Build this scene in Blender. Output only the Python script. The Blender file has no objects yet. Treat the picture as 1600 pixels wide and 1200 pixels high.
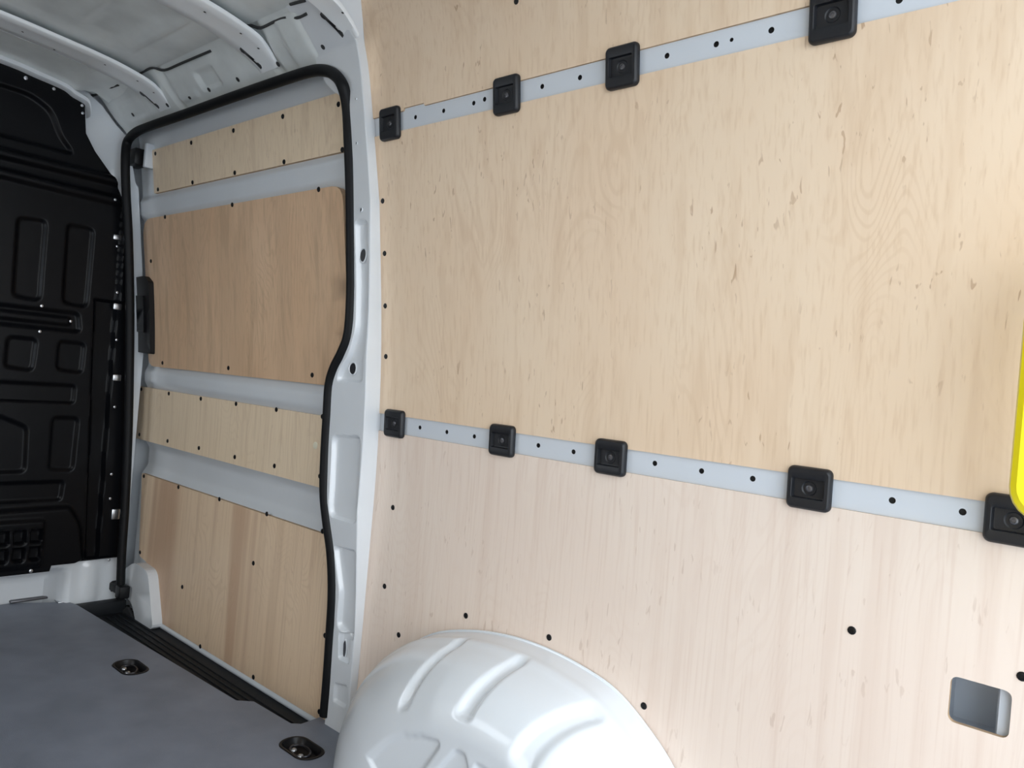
import bpy, bmesh, math, random
import numpy as np
from mathutils import Vector, Matrix
from mathutils.geometry import delaunay_2d_cdt
from math import sin, cos, pi, hypot, atan2

# ------------------------------------------------------------------ scene, camera, sky, exposure
scene = bpy.context.scene
COL = scene.collection
random.seed(4)
XEND = 0.42                         # rear door opening
CAM_H = 0.965                       # lens height over the load floor
FPX = 1200.0                        # focal length in pixels of a 1600 px wide frame
VX, VY = -551.0, 479.0              # vanishing point of the van's long axis
_du, _dv = VX - 800, VY - 600
ROLL = atan2(-_dv, -_du)
YAW = atan2(hypot(_du, _dv), FPX)   # angle from -X towards +Y
FW = Vector((-cos(YAW), sin(YAW), 0)); RT = Vector((sin(YAW), cos(YAW), 0)); UP = Vector((0, 0, 1))
cr, sr = cos(ROLL), sin(ROLL)
# image right/up in world space (camera rolled about its axis)
IR = RT * cr + UP * sr
IU = UP * cr - RT * sr
cam_d = bpy.data.cameras.new('camera'); cam = bpy.data.objects.new('camera', cam_d); COL.objects.link(cam)
cam_d.sensor_width = 36; cam_d.lens = 36 * FPX / 1600; cam_d.clip_start = 0.02
m = Matrix((( IR.x, IU.x, -FW.x, 0), (IR.y, IU.y, -FW.y, 0), (IR.z, IU.z, -FW.z, CAM_H), (0, 0, 0, 1)))
cam.matrix_world = m
scene.camera = cam

w = bpy.data.worlds.new('sky'); scene.world = w; w.use_nodes = True
nt = w.node_tree; nt.nodes.clear()
wo = nt.nodes.new('ShaderNodeOutputWorld'); bg = nt.nodes.new('ShaderNodeBackground')
tc = nt.nodes.new('ShaderNodeTexCoord'); nz = nt.nodes.new('ShaderNodeTexNoise'); rp = nt.nodes.new('ShaderNodeValToRGB')
nz.inputs['Scale'].default_value = 1.6; nz.inputs['Detail'].default_value = 4
rp.color_ramp.elements[0].position = .3; rp.color_ramp.elements[0].color = (.74, .86, 1.0, 1)
rp.color_ramp.elements[1].position = .7; rp.color_ramp.elements[1].color = (.93, .97, 1.0, 1)
nt.links.new(tc.outputs['Generated'], nz.inputs['Vector']); nt.links.new(nz.outputs['Fac'], rp.inputs['Fac'])
nt.links.new(rp.outputs['Color'], bg.inputs['Color']); bg.inputs['Strength'].default_value = 4.9
nt.links.new(bg.outputs['Background'], wo.inputs['Surface'])

pl = bpy.data.lights.new('door_portal', 'AREA'); pl.shape = 'RECTANGLE'; pl.size = 1.9; pl.size_y = 2.0
pl.cycles.is_portal = True          # guides sampling of the sky through the open rear doors, adds no light
po = bpy.data.objects.new('door_portal', pl); COL.objects.link(po)
po.location = (XEND + .03, 0.38, 0.98); po.rotation_euler = (0, math.radians(90), 0)

pl2 = bpy.data.lights.new('side_portal', 'AREA'); pl2.shape = 'RECTANGLE'; pl2.size = .95; pl2.size_y = .72
pl2.cycles.is_portal = True  # samples sky through the opening added in the unseen far wall
po2 = bpy.data.objects.new('side_portal', pl2); COL.objects.link(po2)
po2.location = (-2.25, -0.72, 1.15); po2.rotation_euler = (math.radians(90), 0, 0)

vs = scene.view_settings
vs.view_transform = 'Standard'; vs.look = 'None'; vs.gamma = 1; vs.use_curve_mapping = False
vs.exposure = 0.0
scene.cycles.max_bounces = 10; scene.cycles.diffuse_bounces = 8; scene.cycles.glossy_bounces = 4
scene.cycles.use_denoising = True
scene.cycles.sample_clamp_indirect = 6

# ------------------------------------------------------------------ measured geometry
def W(z):                           # inner face of the side lining: upright low down, leaning in higher up
    z = float(z)
    if z < .60: return 1.30
    if z < 1.2: return 1.30 - .136 * (z - .60) ** 2 / 1.2
    y = 1.30 - .0408 - .136 * (z - 1.2)
    if z > 1.70: y -= .75 * (z - 1.70) ** 2
    return y
def ray(u, v):
    du, dv = u - 800, v - 600
    return FW * FPX + IR * du - IU * dv
def on_y(u, v, Y): d = ray(u, v); t = Y / d.y; return Vector((d.x * t, Y, CAM_H + d.z * t))
def on_x(u, v, X): d = ray(u, v); t = X / d.x; return Vector((X, d.y * t, CAM_H + d.z * t))
def on_z(u, v, Z): d = ray(u, v); t = (Z - CAM_H) / d.z; return Vector((d.x * t, d.y * t, Z))
def on_w(u, v, off=0.0):            # on the leaning side wall, off metres outwards
    Y = 1.25
    for _ in range(30):
        p = on_y(u, v, Y); Y = W(p.z) + off
    return on_y(u, v, Y)
def lerp(a, b, t): return a + (b - a) * t
def table(tb, x):
    if x <= tb[0][0]: return tb[0][1]
    for (a, p), (b, q) in zip(tb, tb[1:]):
        if x <= b: return lerp(p, q, (x - a) / (b - a))
    return tb[-1][1]
def smooth_poly(pts, n=6):          # closed or open Catmull-Rom through 2D points (open)
    out = []
    P = [pts[0]] + list(pts) + [pts[-1]]
    for i in range(1, len(P) - 2):
        a, b, c, d = [np.array(P[i + k], float) for k in (-1, 0, 1, 2)]
        for k in range(n):
            t = k / n
            out.append(tuple(.5 * ((2 * b) + (c - a) * t + (2 * a - 5 * b + 4 * c - d) * t * t + (3 * b - a - 3 * c + d) * t ** 3)))
    out.append(tuple(np.array(pts[-1], float)))
    return out
def rrect(cx, cz, w_, h_, r, n=4):
    o = []
    for (sx, sz, a0) in ((1, 1, 0), (-1, 1, 90), (-1, -1, 180), (1, -1, 270)):
        for k in range(n + 1):
            a = math.radians(a0 + 90 * k / n)
            o.append((cx + sx * (w_ / 2 - r) + r * cos(a), cz + sz * (h_ / 2 - r) + r * sin(a)))
    return o
def round_poly(pts, r, n=4):        # round the corners of a closed polygon
    out = []
    N = len(pts)
    for i in range(N):
        p = np.array(pts[i], float); a = np.array(pts[i - 1], float); b = np.array(pts[(i + 1) % N], float)
        rr = r[i] if isinstance(r, (list, tuple)) else r
        da, db = a - p, b - p; la, lb = np.linalg.norm(da), np.linalg.norm(db)
        k = min(rr, la * .45, lb * .45)
        if k < 1e-5: out.append(tuple(p)); continue
        s, e = p + da / la * k, p + db / lb * k
        for j in range(n + 1):
            t = j / n; out.append(tuple((1 - t) ** 2 * s + 2 * t * (1 - t) * p + t * t * e))
    return out
def circle(cx, cz, r, n=10): return [(cx + r * cos(2 * pi * k / n), cz + r * sin(2 * pi * k / n)) for k in range(n)]
def sdf(px, py, poly):              # signed distance (negative inside), vectorised
    P = np.array(poly, float); Q = np.roll(P, -1, 0)
    d = np.full(px.shape, 1e9); ins = np.zeros(px.shape, bool)
    for (ax, ay), (bx, by) in zip(P, Q):
        ex, ey = bx - ax, by - ay; wx, wy = px - ax, py - ay
        t = np.clip((wx * ex + wy * ey) / (ex * ex + ey * ey + 1e-12), 0, 1)
        d = np.minimum(d, np.hypot(wx - ex * t, wy - ey * t))
        c = ((ay > py) != (by > py)) & (px < ex * (py - ay) / (ey + 1e-12) + ax)
        ins ^= c
    return np.where(ins, -d, d)
def inside(x, y, poly):
    c = False; j = len(poly) - 1
    for i in range(len(poly)):
        xi, yi = poly[i]; xj, yj = poly[j]
        if (yi > y) != (yj > y) and x < (xj - xi) * (y - yi) / (yj - yi) + xi: c = not c
        j = i
    return c

# ------------------------------------------------------------------ materials
MATS = {}
def newmat(name):
    m_ = bpy.data.materials.new(name); m_.use_nodes = True
    b = m_.node_tree.nodes['Principled BSDF']; MATS[name] = m_
    return m_, m_.node_tree, b
def plain(name, col, rough=.5, metal=0.0, coat=0.0, bump=0.0, bscale=300, mott=0.0, mscale=6.0, spec=.5, stretch=(1, 1, 1)):
    m_, t, b = newmat(name); N, L = t.nodes, t.links
    b.inputs['Base Color'].default_value = (*col, 1); b.inputs['Roughness'].default_value = rough
    b.inputs['Metallic'].default_value = metal; b.inputs['Coat Weight'].default_value = coat
    b.inputs['Coat Roughness'].default_value = .12; b.inputs['Specular IOR Level'].default_value = spec
    tcn = N.new('ShaderNodeTexCoord'); mp = N.new('ShaderNodeMapping'); mp.inputs['Scale'].default_value = stretch
    L.new(tcn.outputs['Object'], mp.inputs['Vector'])
    if mott:
        n1 = N.new('ShaderNodeTexNoise'); n1.inputs['Scale'].default_value = mscale; n1.inputs['Detail'].default_value = 5
        L.new(mp.outputs['Vector'], n1.inputs['Vector'])
        r = N.new('ShaderNodeValToRGB')
        r.color_ramp.elements[0].position = .3; r.color_ramp.elements[0].color = (*[c * (1 - mott) for c in col], 1)
        r.color_ramp.elements[1].position = .7; r.color_ramp.elements[1].color = (*[min(1, c * (1 + mott)) for c in col], 1)
        L.new(n1.outputs['Fac'], r.inputs['Fac']); L.new(r.outputs['Color'], b.inputs['Base Color'])
    if bump:
        n2 = N.new('ShaderNodeTexNoise'); n2.inputs['Scale'].default_value = bscale; n2.inputs['Detail'].default_value = 2
        L.new(mp.outputs['Vector'], n2.inputs['Vector'])
        bp = N.new('ShaderNodeBump'); bp.inputs['Strength'].default_value = bump; bp.inputs['Distance'].default_value = .002
        L.new(n2.outputs['Fac'], bp.inputs['Height']); L.new(bp.outputs['Normal'], b.inputs['Normal'])
    return m_
def wood(name, c1, c2, dark, rings=.35, fleck=.6, heart=None, heart_amt=0.0, rough=.42, hseed=0.0, cut=.62, streak=.26):
    """rotary-cut birch: blotchy base, faint cathedral contours, fine pores and small brown flecks, running up the sheet"""
    m_, t, b = newmat(name); N, L = t.nodes, t.links
    g = N.new('ShaderNodeNewGeometry')
    def mapped(sc, loc=(0, 0, 0)):
        mp = N.new('ShaderNodeMapping'); mp.inputs['Scale'].default_value = sc; mp.inputs['Location'].default_value = loc
        L.new(g.outputs['Position'], mp.inputs['Vector']); return mp.outputs['Vector']
    def noise(vec, sc, det=3, dist=0.0):
        n = N.new('ShaderNodeTexNoise'); n.inputs['Scale'].default_value = sc; n.inputs['Detail'].default_value = det
        n.inputs['Distortion'].default_value = dist
        L.new(vec, n.inputs['Vector']); return n.outputs['Fac']
    def math_(op, a, b_=None, cl=False):
        n = N.new('ShaderNodeMath'); n.operation = op; n.use_clamp = cl
        for i, x in enumerate((a, b_)):
            if x is None: continue
            if isinstance(x, (int, float)): n.inputs[i].default_value = x
            else: L.new(x, n.inputs[i])
        return n.outputs[0]
    def ramp(f, lo, hi):
        n = N.new('ShaderNodeMapRange'); n.inputs['From Min'].default_value = lo; n.inputs['From Max'].default_value = hi
        n.interpolation_type = 'SMOOTHSTEP'; L.new(f, n.inputs['Value']); return n.outputs['Result']
    def mix(f, a, b_):
        n = N.new('ShaderNodeMix'); n.data_type = 'RGBA'
        if isinstance(f, (int, float)): n.inputs[0].default_value = f
        else: L.new(f, n.inputs[0])
        for i, x in ((6, a), (7, b_)):
            if isinstance(x, tuple): n.inputs[i].default_value = (*x, 1)
            else: L.new(x, n.inputs[i])
        return n.outputs[2]
    base = mix(ramp(noise(mapped((1.6, 1.6, .9), (hseed, 0, 0)), 2.0, 3), .3, .7), c1, c2)
    field = noise(mapped((2.2, 2.2, .55), (hseed, 3, 1)), 1.5, 2.5, .5)
    rg = math_('SINE', math_('MULTIPLY', field, 330.0))
    patch = ramp(noise(mapped((3, 3, 1.4), (7, hseed, 2)), 1.5, 2), .42, .66)
    col = mix(math_('MULTIPLY', math_('MULTIPLY', ramp(rg, .1, 1.0), patch), rings), base, dark)
    fine = noise(mapped((150, 150, 3.5)), 1.0, 3)
    col = mix(math_('MULTIPLY', ramp(fine, .48, .75), .36), col, dark)
    st = noise(mapped((26, 26, .9), (hseed, 1, 1)), 1.0, 3)
    col = mix(math_('MULTIPLY', ramp(st, .50, .70), streak), col, dark)
    if heart:
        h = noise(mapped((6.5, 6.5, .35), (hseed, 5, 0)), 1.0, 2, .3)
        col = mix(math_('MULTIPLY', ramp(h, cut - .08, cut + .03), heart_amt), col, heart)
    fl = noise(mapped((105, 105, 24), (0, 2, hseed)), 1.0, 2, .5)
    fa = ramp(noise(mapped((3, 3, 3), (4, 4, hseed)), 1.5, 2), .38, .62)
    brown = (dark[0] * .62, dark[1] * .52, dark[2] * .45)
    col = mix(math_('MULTIPLY', math_('MULTIPLY', ramp(fl, .66, .72), fa), fleck), col, brown)
    L.new(col, b.inputs['Base Color']); b.inputs['Roughness'].default_value = rough
    b.inputs['Specular IOR Level'].default_value = .35
    bp = N.new('ShaderNodeBump'); bp.inputs['Strength'].default_value = .12; bp.inputs['Distance'].default_value = .001
    L.new(fine, bp.inputs['Height']); L.new(bp.outputs['Normal'], b.inputs['Normal'])
    return m_
wood('birch', (.77, .595, .43), (.79, .635, .475), (.60, .42, .27), rings=.25)
wood('birch_low', (.78, .655, .565), (.80, .69, .60), (.65, .50, .41), rings=.13, fleck=.3, hseed=3)
wood('birch_strip', (.80, .65, .47), (.83, .68, .50), (.55, .40, .27), rings=.15, fleck=.2, hseed=9)
wood('birch_tan', (.72, .51, .34), (.65, .44, .28), (.42, .28, .175), rings=.2, fleck=.2, heart=(.50, .35, .23), heart_amt=.25, streak=.45, hseed=14.1, cut=.55)
wood('birch_heart', (.80, .62, .44), (.75, .57, .40), (.52, .35, .22), rings=.2, fleck=.2, heart=(.50, .31, .20), heart_amt=.6, hseed=5.2, cut=.55)
plain('ply_edge', (.46, .32, .20), .7, mott=.2, mscale=40)
plain('body_paint', (.67, .705, .74), .28, coat=.6, mott=.02, mscale=8)
plain('rib_paint', (.80, .835, .86), .3, coat=.4)
plain('primer_paint', (.67, .71, .71), .30, coat=.4, mott=.10, mscale=9)
plain('rail_paint', (.60, .645, .70), .35, coat=.3)
plain('arch_paint', (.74, .79, .84), .27, coat=.45)
plain('black_shell', (.0028, .0031, .0042), .31, spec=.13, bump=.08, bscale=500)
plain('black_plastic', (.009, .010, .013), .42, spec=.4, bump=.1, bscale=700)
plain('cap_plastic', (.005, .005, .006), .4, spec=.3)
plain('rubber', (.0035, .004, .005), .55, spec=.25)
plain('tread_rubber', (.010, .012, .015), .60, spec=.35, bump=.2, bscale=400)
plain('floor_laminate', (.185, .205, .25), .50, bump=.35, bscale=420, mott=.12, mscale=9)
plain('steel', (.55, .56, .58), .30, metal=1.0)
plain('dark_steel', (.10, .10, .11), .35, metal=1.0)
plain('screw_dark', (.12, .12, .13), .35, metal=.6)
plain('yellow_plastic', (.95, .80, .012), .35, coat=.3)
plain('sealant_hole_shade', (.035, .036, .038), .6)  # dark sealant; also painted as the shade inside holes and slots
plain('beige_plug', (.82, .78, .62), .5)
plain('yard', (.50, .51, .52), .9, mott=.15, mscale=2)  # paled to bounce more sky light up into the van
M = MATS

# ------------------------------------------------------------------ object helpers
WP = {}                             # world position of every object made here
def link(name, me, mat=None, parent=None, origin=None, mats=None):
    o = bpy.data.objects.new(name, me); COL.objects.link(o)
    for mm in (mats or [mat]): me.materials.append(M[mm])
    co = np.empty(len(me.vertices) * 3); me.vertices.foreach_get('co', co); co = co.reshape(-1, 3)
    if origin is None:
        lo, hi = co.min(0), co.max(0); origin = ((lo[0] + hi[0]) / 2, (lo[1] + hi[1]) / 2, lo[2])
    origin = Vector(origin)
    me.vertices.foreach_set('co', (co - np.array(origin)).ravel()); me.update()
    WP[o.name] = origin
    if parent: o.parent = parent; o.location = origin - WP[parent.name]
    else: o.location = origin
    return o
def empty(name, loc):
    o = bpy.data.objects.new(name, None); COL.objects.link(o); o.location = loc; o.empty_display_size = .05
    WP[o.name] = Vector(loc); return o
def tag(o, label=None, cat=None, group=None, kind=None):
    if label: o['label'] = label
    if cat: o['category'] = cat
    if group: o['group'] = group
    if kind: o['kind'] = kind
    return o
def mesh(name, verts, faces, smooth=True):
    me = bpy.data.meshes.new(name); me.from_pydata([tuple(v) for v in verts], [], faces); me.update()
    if smooth: me.polygons.foreach_set('use_smooth', [True] * len(me.polygons))
    return me
def sharp(me, ang=38):
    bm = bmesh.new(); bm.from_mesh(me)
    for e in bm.edges:
        if len(e.link_faces) == 2 and e.calc_face_angle(0) > math.radians(ang): e.smooth = False
    bm.to_mesh(me); bm.free(); return me
def fix_normals(me):
    bm = bmesh.new(); bm.from_mesh(me); bmesh.ops.recalc_face_normals(bm, faces=bm.faces); bm.to_mesh(me); bm.free(); return me

def plate(name, outer, holes, P, thick, mats, parent=None, step=.06, edge_slot=1):
    """sheet with real cut-outs. outer/holes in (a,b); P(a,b,d) gives the 3D point at depth d behind the face"""
    verts = []; edges = []
    def dens(l, m_=.05):
        o = []
        for i, a in enumerate(l):
            b = l[(i + 1) % len(l)]; k = max(1, int(abs(b[1] - a[1]) / m_ + .999))
            o += [(a[0] + (b[0] - a[0]) * j / k, a[1] + (b[1] - a[1]) * j / k) for j in range(k)]
        return o
    outer = dens(outer)
    def loop(l):
        s = len(verts); verts.extend(l); n = len(l)
        edges.extend((s + i, s + (i + 1) % n) for i in range(n))
    loop(outer)
    for h in holes: loop(h)
    xs = [p[0] for p in outer]; ys = [p[1] for p in outer]
    O = np.array(outer)
    nx, ny = int((max(xs) - min(xs)) / step), int((max(ys) - min(ys)) / step)
    gx, gy = [], []
    for i in range(1, nx + 1):
        for j in range(1, ny + 1):
            gx.append(min(xs) + i * (max(xs) - min(xs)) / (nx + 1)); gy.append(min(ys) + j * (max(ys) - min(ys)) / (ny + 1))
    if gx:
        gx, gy = np.array(gx), np.array(gy)
        ok = sdf(gx, gy, outer) < -.006
        for h in holes: ok &= sdf(gx, gy, h) > .006
        verts += [(float(a), float(b)) for a, b in zip(gx[ok], gy[ok])]
    V, E_, Fc, *_r = delaunay_2d_cdt([Vector(v) for v in verts], edges, [], 0, 1e-6)
    tris = []
    for f in Fc:
        cx = sum(V[i].x for i in f) / len(f); cy = sum(V[i].y for i in f) / len(f)
        if inside(cx, cy, outer) and not any(inside(cx, cy, h) for h in holes): tris.append(tuple(f))
    from collections import Counter
    de = {}
    for f in tris:
        for i in range(len(f)): de[(f[i], f[(i + 1) % len(f)])] = 1
    bound = [e for e in de if (e[1], e[0]) not in de]
    vs_ = [P(v.x, v.y, 0.0) for v in V]; n = len(vs_)
    vs_ += [P(v.x, v.y, thick) for v in V]
    faces = list(tris) + [tuple(n + i for i in reversed(f)) for f in tris]
    mi = [0] * len(faces)
    for a, b in bound:
        s = len(vs_); vs_ += [vs_[a], vs_[b], vs_[n + b], vs_[n + a]]
        faces.append((s + 3, s + 2, s + 1, s)); mi.append(edge_slot if len(mats) > 1 else 0)
    me = bpy.data.meshes.new(name); me.from_pydata([tuple(v) for v in vs_], [], faces); me.update()
    me.polygons.foreach_set('material_index', mi)
    me.polygons.foreach_set('use_smooth', [k < 2 * len(tris) for k in range(len(faces))])
    # make the outward face point away from depth
    p0 = Vector(vs_[n]) - Vector(vs_[0])
    if me.polygons[0].normal.dot(p0) > 0: me.flip_normals()
    return link(name, me, parent=parent, mats=mats)

def grid(name, pts, mat, parent=None, thick=0.0, facing=None, origin=None):
    """pts[r][c] 3D -> smooth sheet; thick adds a second skin on the far side of facing and closes the rim"""
    R, C_ = len(pts), len(pts[0])
    V = [tuple(p) for row in pts for p in row]
    F_ = [(r * C_ + c, r * C_ + c + 1, (r + 1) * C_ + c + 1, (r + 1) * C_ + c) for r in range(R - 1) for c in range(C_ - 1)]
    if thick:
        n = len(V); b = Vector(facing) * -thick
        V += [(x + b.x, y + b.y, z + b.z) for x, y, z in V]
        F_ += [tuple(n + i for i in reversed(f)) for f in F_]
        rim = [c for c in range(C_)] + [r * C_ + C_ - 1 for r in range(1, R)] + [(R - 1) * C_ + c for c in range(C_ - 2, -1, -1)] + [r * C_ for r in range(R - 2, 0, -1)]
        for i in range(len(rim)):
            a, c = rim[i], rim[(i + 1) % len(rim)]
            F_.append((a, n + a, n + c, c))
    me = mesh(name, V, F_)
    if thick: fix_normals(me)
    elif facing is not None:
        s = sum((p.normal.dot(Vector(facing)) for p in me.polygons))
        if s < 0: me.flip_normals()
    sharp(me, 50)
    return link(name, me, mat, parent, origin)
def relief(U, V_, feats):
    """height over the (U,V) arrays; feats = (polygon, height, soft edge width, mode) mode fill|bead"""
    h = np.zeros(U.shape)
    for poly, ht, soft, mode in feats:
        p = np.array(poly); pad = soft * 2 + .002
        msk = (U > p[:, 0].min() - pad) & (U < p[:, 0].max() + pad) & (V_ > p[:, 1].min() - pad) & (V_ < p[:, 1].max() + pad)
        if not msk.any(): continue
        d = sdf(U[msk], V_[msk], poly)
        if mode == 'fill':
            t = np.clip(.5 - d / soft, 0, 1); k = t * t * (3 - 2 * t)
        else:
            t = np.clip(1 - np.abs(d) / soft, 0, 1); k = t * t * (3 - 2 * t)
        h[msk] += ht * k
    return h
def tube(name, path, r, mat, parent=None, n=10, closed=False, flat=None):
    path = [Vector(p) for p in path]; V = []; N_ = len(path)
    prev = None
    for i, p in enumerate(path):
        a = path[i - 1] if i > 0 else (path[-1] if closed else p); b = path[(i + 1) % N_] if (i < N_ - 1 or closed) else p
        t = (b - a).normalized()
        if prev is None: u = t.orthogonal().normalized()
        else: u = (prev - t * prev.dot(t)).normalized()
        prev = u; v = t.cross(u)
        for k in range(n):
            an = 2 * pi * k / n; V.append(p + u * r * cos(an) + v * r * sin(an))
    F_ = []
    for i in range(N_ if closed else N_ - 1):
        j = (i + 1) % N_
        for k in range(n): F_.append((i * n + k, i * n + (k + 1) % n, j * n + (k + 1) % n, j * n + k))
    if not closed:
        F_.append(tuple(range(n - 1, -1, -1))); F_.append(tuple((N_ - 1) * n + k for k in range(n)))
    return link(name, sharp(fix_normals(mesh(name, V, F_))), mat, parent)
def box_me(name, lo, hi, bev=.0, seg=2, taper=None):
    bm = bmesh.new(); bmesh.ops.create_cube(bm, size=1)
    for v in bm.verts:
        v.co = Vector([(lo[i] + hi[i]) / 2 + v.co[i] * (hi[i] - lo[i]) for i in range(3)])
    if bev: bmesh.ops.bevel(bm, geom=bm.edges[:], offset=bev, segments=seg, profile=.5, affect='EDGES')
    me = bpy.data.meshes.new(name); bm.to_mesh(me); bm.free()
    me.polygons.foreach_set('use_smooth', [True] * len(me.polygons)); return sharp(me, 35)
def box(name, lo, hi, mat, parent=None, bev=.002, seg=2): return link(name, box_me(name, lo, hi, bev, seg), mat, parent)
def loops_me(name, loops, cap=True):
    """stack of equal-length loops skinned together, last one capped"""
    n = len(loops[0]); V = [p for l in loops for p in l]; F_ = []
    for i in range(len(loops) - 1):
        for k in range(n): F_.append((i * n + k, i * n + (k + 1) % n, (i + 1) * n + (k + 1) % n, (i + 1) * n + k))
    if cap: F_.append(tuple((len(loops) - 1) * n + k for k in range(n)))
    return sharp(mesh(name, V, F_), 32)

# shared little fixings ------------------------------------------------
def dome_me(name, r, h, sock=False, n=12):
    L_ = []
    for rr, y in ((1, .0), (1, -.35), (.86, -.8), (.5, -1.0)) + (((.42, -.55), (.1, -.55)) if sock else ((.1, -1.0),)):
        L_.append([(r * rr * cos(2 * pi * k / n), y * h, r * rr * sin(2 * pi * k / n)) for k in range(n)])
    return fix_normals(loops_me(name, L_))
CAP = dome_me('screw_cap', .0068, .0022, True); CAP.materials.append(M['cap_plastic'])
RIV = dome_me('rivet', .006, .003); RIV.materials.append(M['steel'])
HOLE = dome_me('clip_hole', .0075, .0008); HOLE.materials.append(M['sealant_hole_shade'])  # dark disc painted in place of the shade inside a hole
def fixing(me, name, pos, nrm, parent, s=1.0):
    o = bpy.data.objects.new(name, me); COL.objects.link(o)
    o.parent = parent; o.location = Vector(pos) - WP[parent.name]
    o.rotation_euler = Vector((0, -1, 0)).rotation_difference(Vector(nrm)).to_euler(); o.scale = (s, s, s)
    return o
def wall_n(z): return Vector((0, -1, -(W(z - .01) - W(z + .01)) / .02)).normalized()

# ------------------------------------------------------------------ outside: the yard the open rear doors look on
g = box('ground', (-6, -12, -.75), (20, 12, -.65), 'yard', bev=0)
tag(g, 'yard the van stands on, paled to bounce sky light inside', 'ground', kind='structure')

# ------------------------------------------------------------------ outer skin of the van, shuts out stray sky light bar the rear doors and added side opening
def shell():
    prof = [(1.46, -.14), (1.46, .8), (1.40, 1.5), (1.33, 1.9), (1.22, 2.03), (.9, 2.08), (.37, 2.10), (-.2, 2.08), (-.48, 2.03), (-.60, 1.9), (-.68, 1.5), (-.74, .8), (-.74, -.14)]
    XS = (-3.25, -2.72, -1.78, XEND); n = len(prof); V = []; F_ = []
    for x in XS: V += [(x, y, z) for y, z in prof]
    for k in range(len(XS) - 1):
        for i in range(n):
            if k == 1 and i == prof.index((-.68, 1.5)): continue      # opening added in the unseen far side to let daylight in
            F_.append((k * n + i, k * n + (i + 1) % n, (k + 1) * n + (i + 1) % n, (k + 1) * n + i))
    F_.append(tuple(range(n)))
    me = mesh('outer_skin', V, F_, False); fix_normals(me)
    bm = bmesh.new(); bm.from_mesh(me); bmesh.ops.solidify(bm, geom=bm.faces[:], thickness=.008); bm.to_mesh(me); bm.free()
    return me
os_ = link('outer_skin', shell(), 'body_paint')
tag(os_, 'white painted outer skin of the van body', 'van body', kind='structure')

# ------------------------------------------------------------------ floor
def Pfl(a, b, d): return (a, b, -d)
ring_c = [(-2.364, 1.038), (-1.622, 1.158)]
fl_out = [(-3.183, -.55), (XEND - .01, -.55), (XEND - .01, 1.295), (-1.742, 1.295), (-1.738, 1.232), (-1.757, 1.212), (-1.935, 1.205), (-1.970, 1.170), (-3.054, 1.123), (-3.10, 1.112), (-3.183, .95)]
fl_out = fl_out[::1]
floor = plate('floor', fl_out, [rrect(x, y, .125, .072, .032, 5) for x, y in ring_c], Pfl, .05, ['floor_laminate', 'black_plastic'], step=.25)
tag(floor, 'dark grey laminate-coated load floor board', 'floor', kind='structure')
# black sill tread outside the board edge, ribbed along the doorway
tr = box('trim_1', (-3.13, 1.06, -.080), (-1.70, 1.345, -.054), 'tread_rubber', bev=.002)
tag(tr, 'black ribbed rubber step tread along the sliding door sill', 'step tread', kind='structure')
for k in range(7):
    box('tread_rib', (-3.02, 1.150 + k * .022, -.055), (-1.76, 1.158 + k * .022, -.050), 'tread_rubber', tr, bev=.0012, seg=1)
box('tread_end', (-3.088, 1.118, -.055), (-3.045, 1.30, -.006), 'tread_rubber', tr, bev=.004)
sub = box('trim_2', (-3.235, -.58, -.125), (XEND, 1.36, -.081), 'body_paint', bev=0)
tag(sub, 'painted metal underfloor of the van', 'underfloor', kind='structure')

def lashing_ring(c, label):
    x, y = c
    o = empty('floor_lashing_ring', (x, y, -.03))
    tag(o, label, 'lashing ring', 'lashing rings sunk in the floor')
    def lp(w_, h_, r, z): return [(a, b, z) for a, b in rrect(x, y, w_, h_, r, 6)]
    link('cup', fix_normals(loops_me('cup', [lp(.134, .081, .036, .0004), lp(.130, .077, .035, .0025), lp(.120, .068, .031, .002), lp(.114, .062, .028, -.006), lp(.098, .050, .022, -.016), lp(.05, .02, .008, -.018)])), 'cap_plastic', o)
    rg = [(x + .034 * cos(t) , y - .004 + .020 * sin(t), -.006 + .002 * sin(t)) for t in [2 * pi * k / 24 for k in range(24)]]
    tube('ring', rg, .0032, 'dark_steel', o, 8, closed=True)
    for dx, dy in ((-.016, -.012), (.020, -.016)):
        V = []
        bm = bmesh.new(); bmesh.ops.create_uvsphere(bm, u_segments=12, v_segments=8, radius=.0085)
        for v in bm.verts: v.co = Vector((x + dx + v.co.x, y + dy + v.co.y, -.008 + v.co.z * .7))
        me = bpy.data.meshes.new('bolt'); bm.to_mesh(me); bm.free(); me.polygons.foreach_set('use_smooth', [True] * len(me.polygons))
        link('bolt', me, 'steel', o)
lashing_ring(ring_c[0], 'black oval lashing ring cup in the floor, farther one, beside the step tread edge')
lashing_ring(ring_c[1], 'black oval lashing ring cup in the floor nearer the wheel arch')

# ------------------------------------------------------------------ body sheets (wall_right behind the lining, wall_left, ceiling, header)
OFF_SHEET = .030
zs = np.linspace(-.05, 1.95, 41)
rect = [on_w(1484, 1060), on_w(1583, 1085), on_w(1566, 1156), on_w(1483, 1131)]
HX0, HX1, HZ0, HZ1 = -.2385, -.1615, .5285, .5955
def Pw(off):
    return lambda a, b, d: (a, W(b) + off + d, b)
wr = plate('wall_right', [(-1.60, -.03), (XEND, -.03), (XEND, 1.96), (-1.62, 1.96)], [rrect(-.195, .562, .105, .10, .01, 3)], Pw(OFF_SHEET), .004, ['body_paint'], step=.12)
tag(wr, 'painted metal side wall of the van behind the plywood lining', 'wall', kind='structure')
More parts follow.
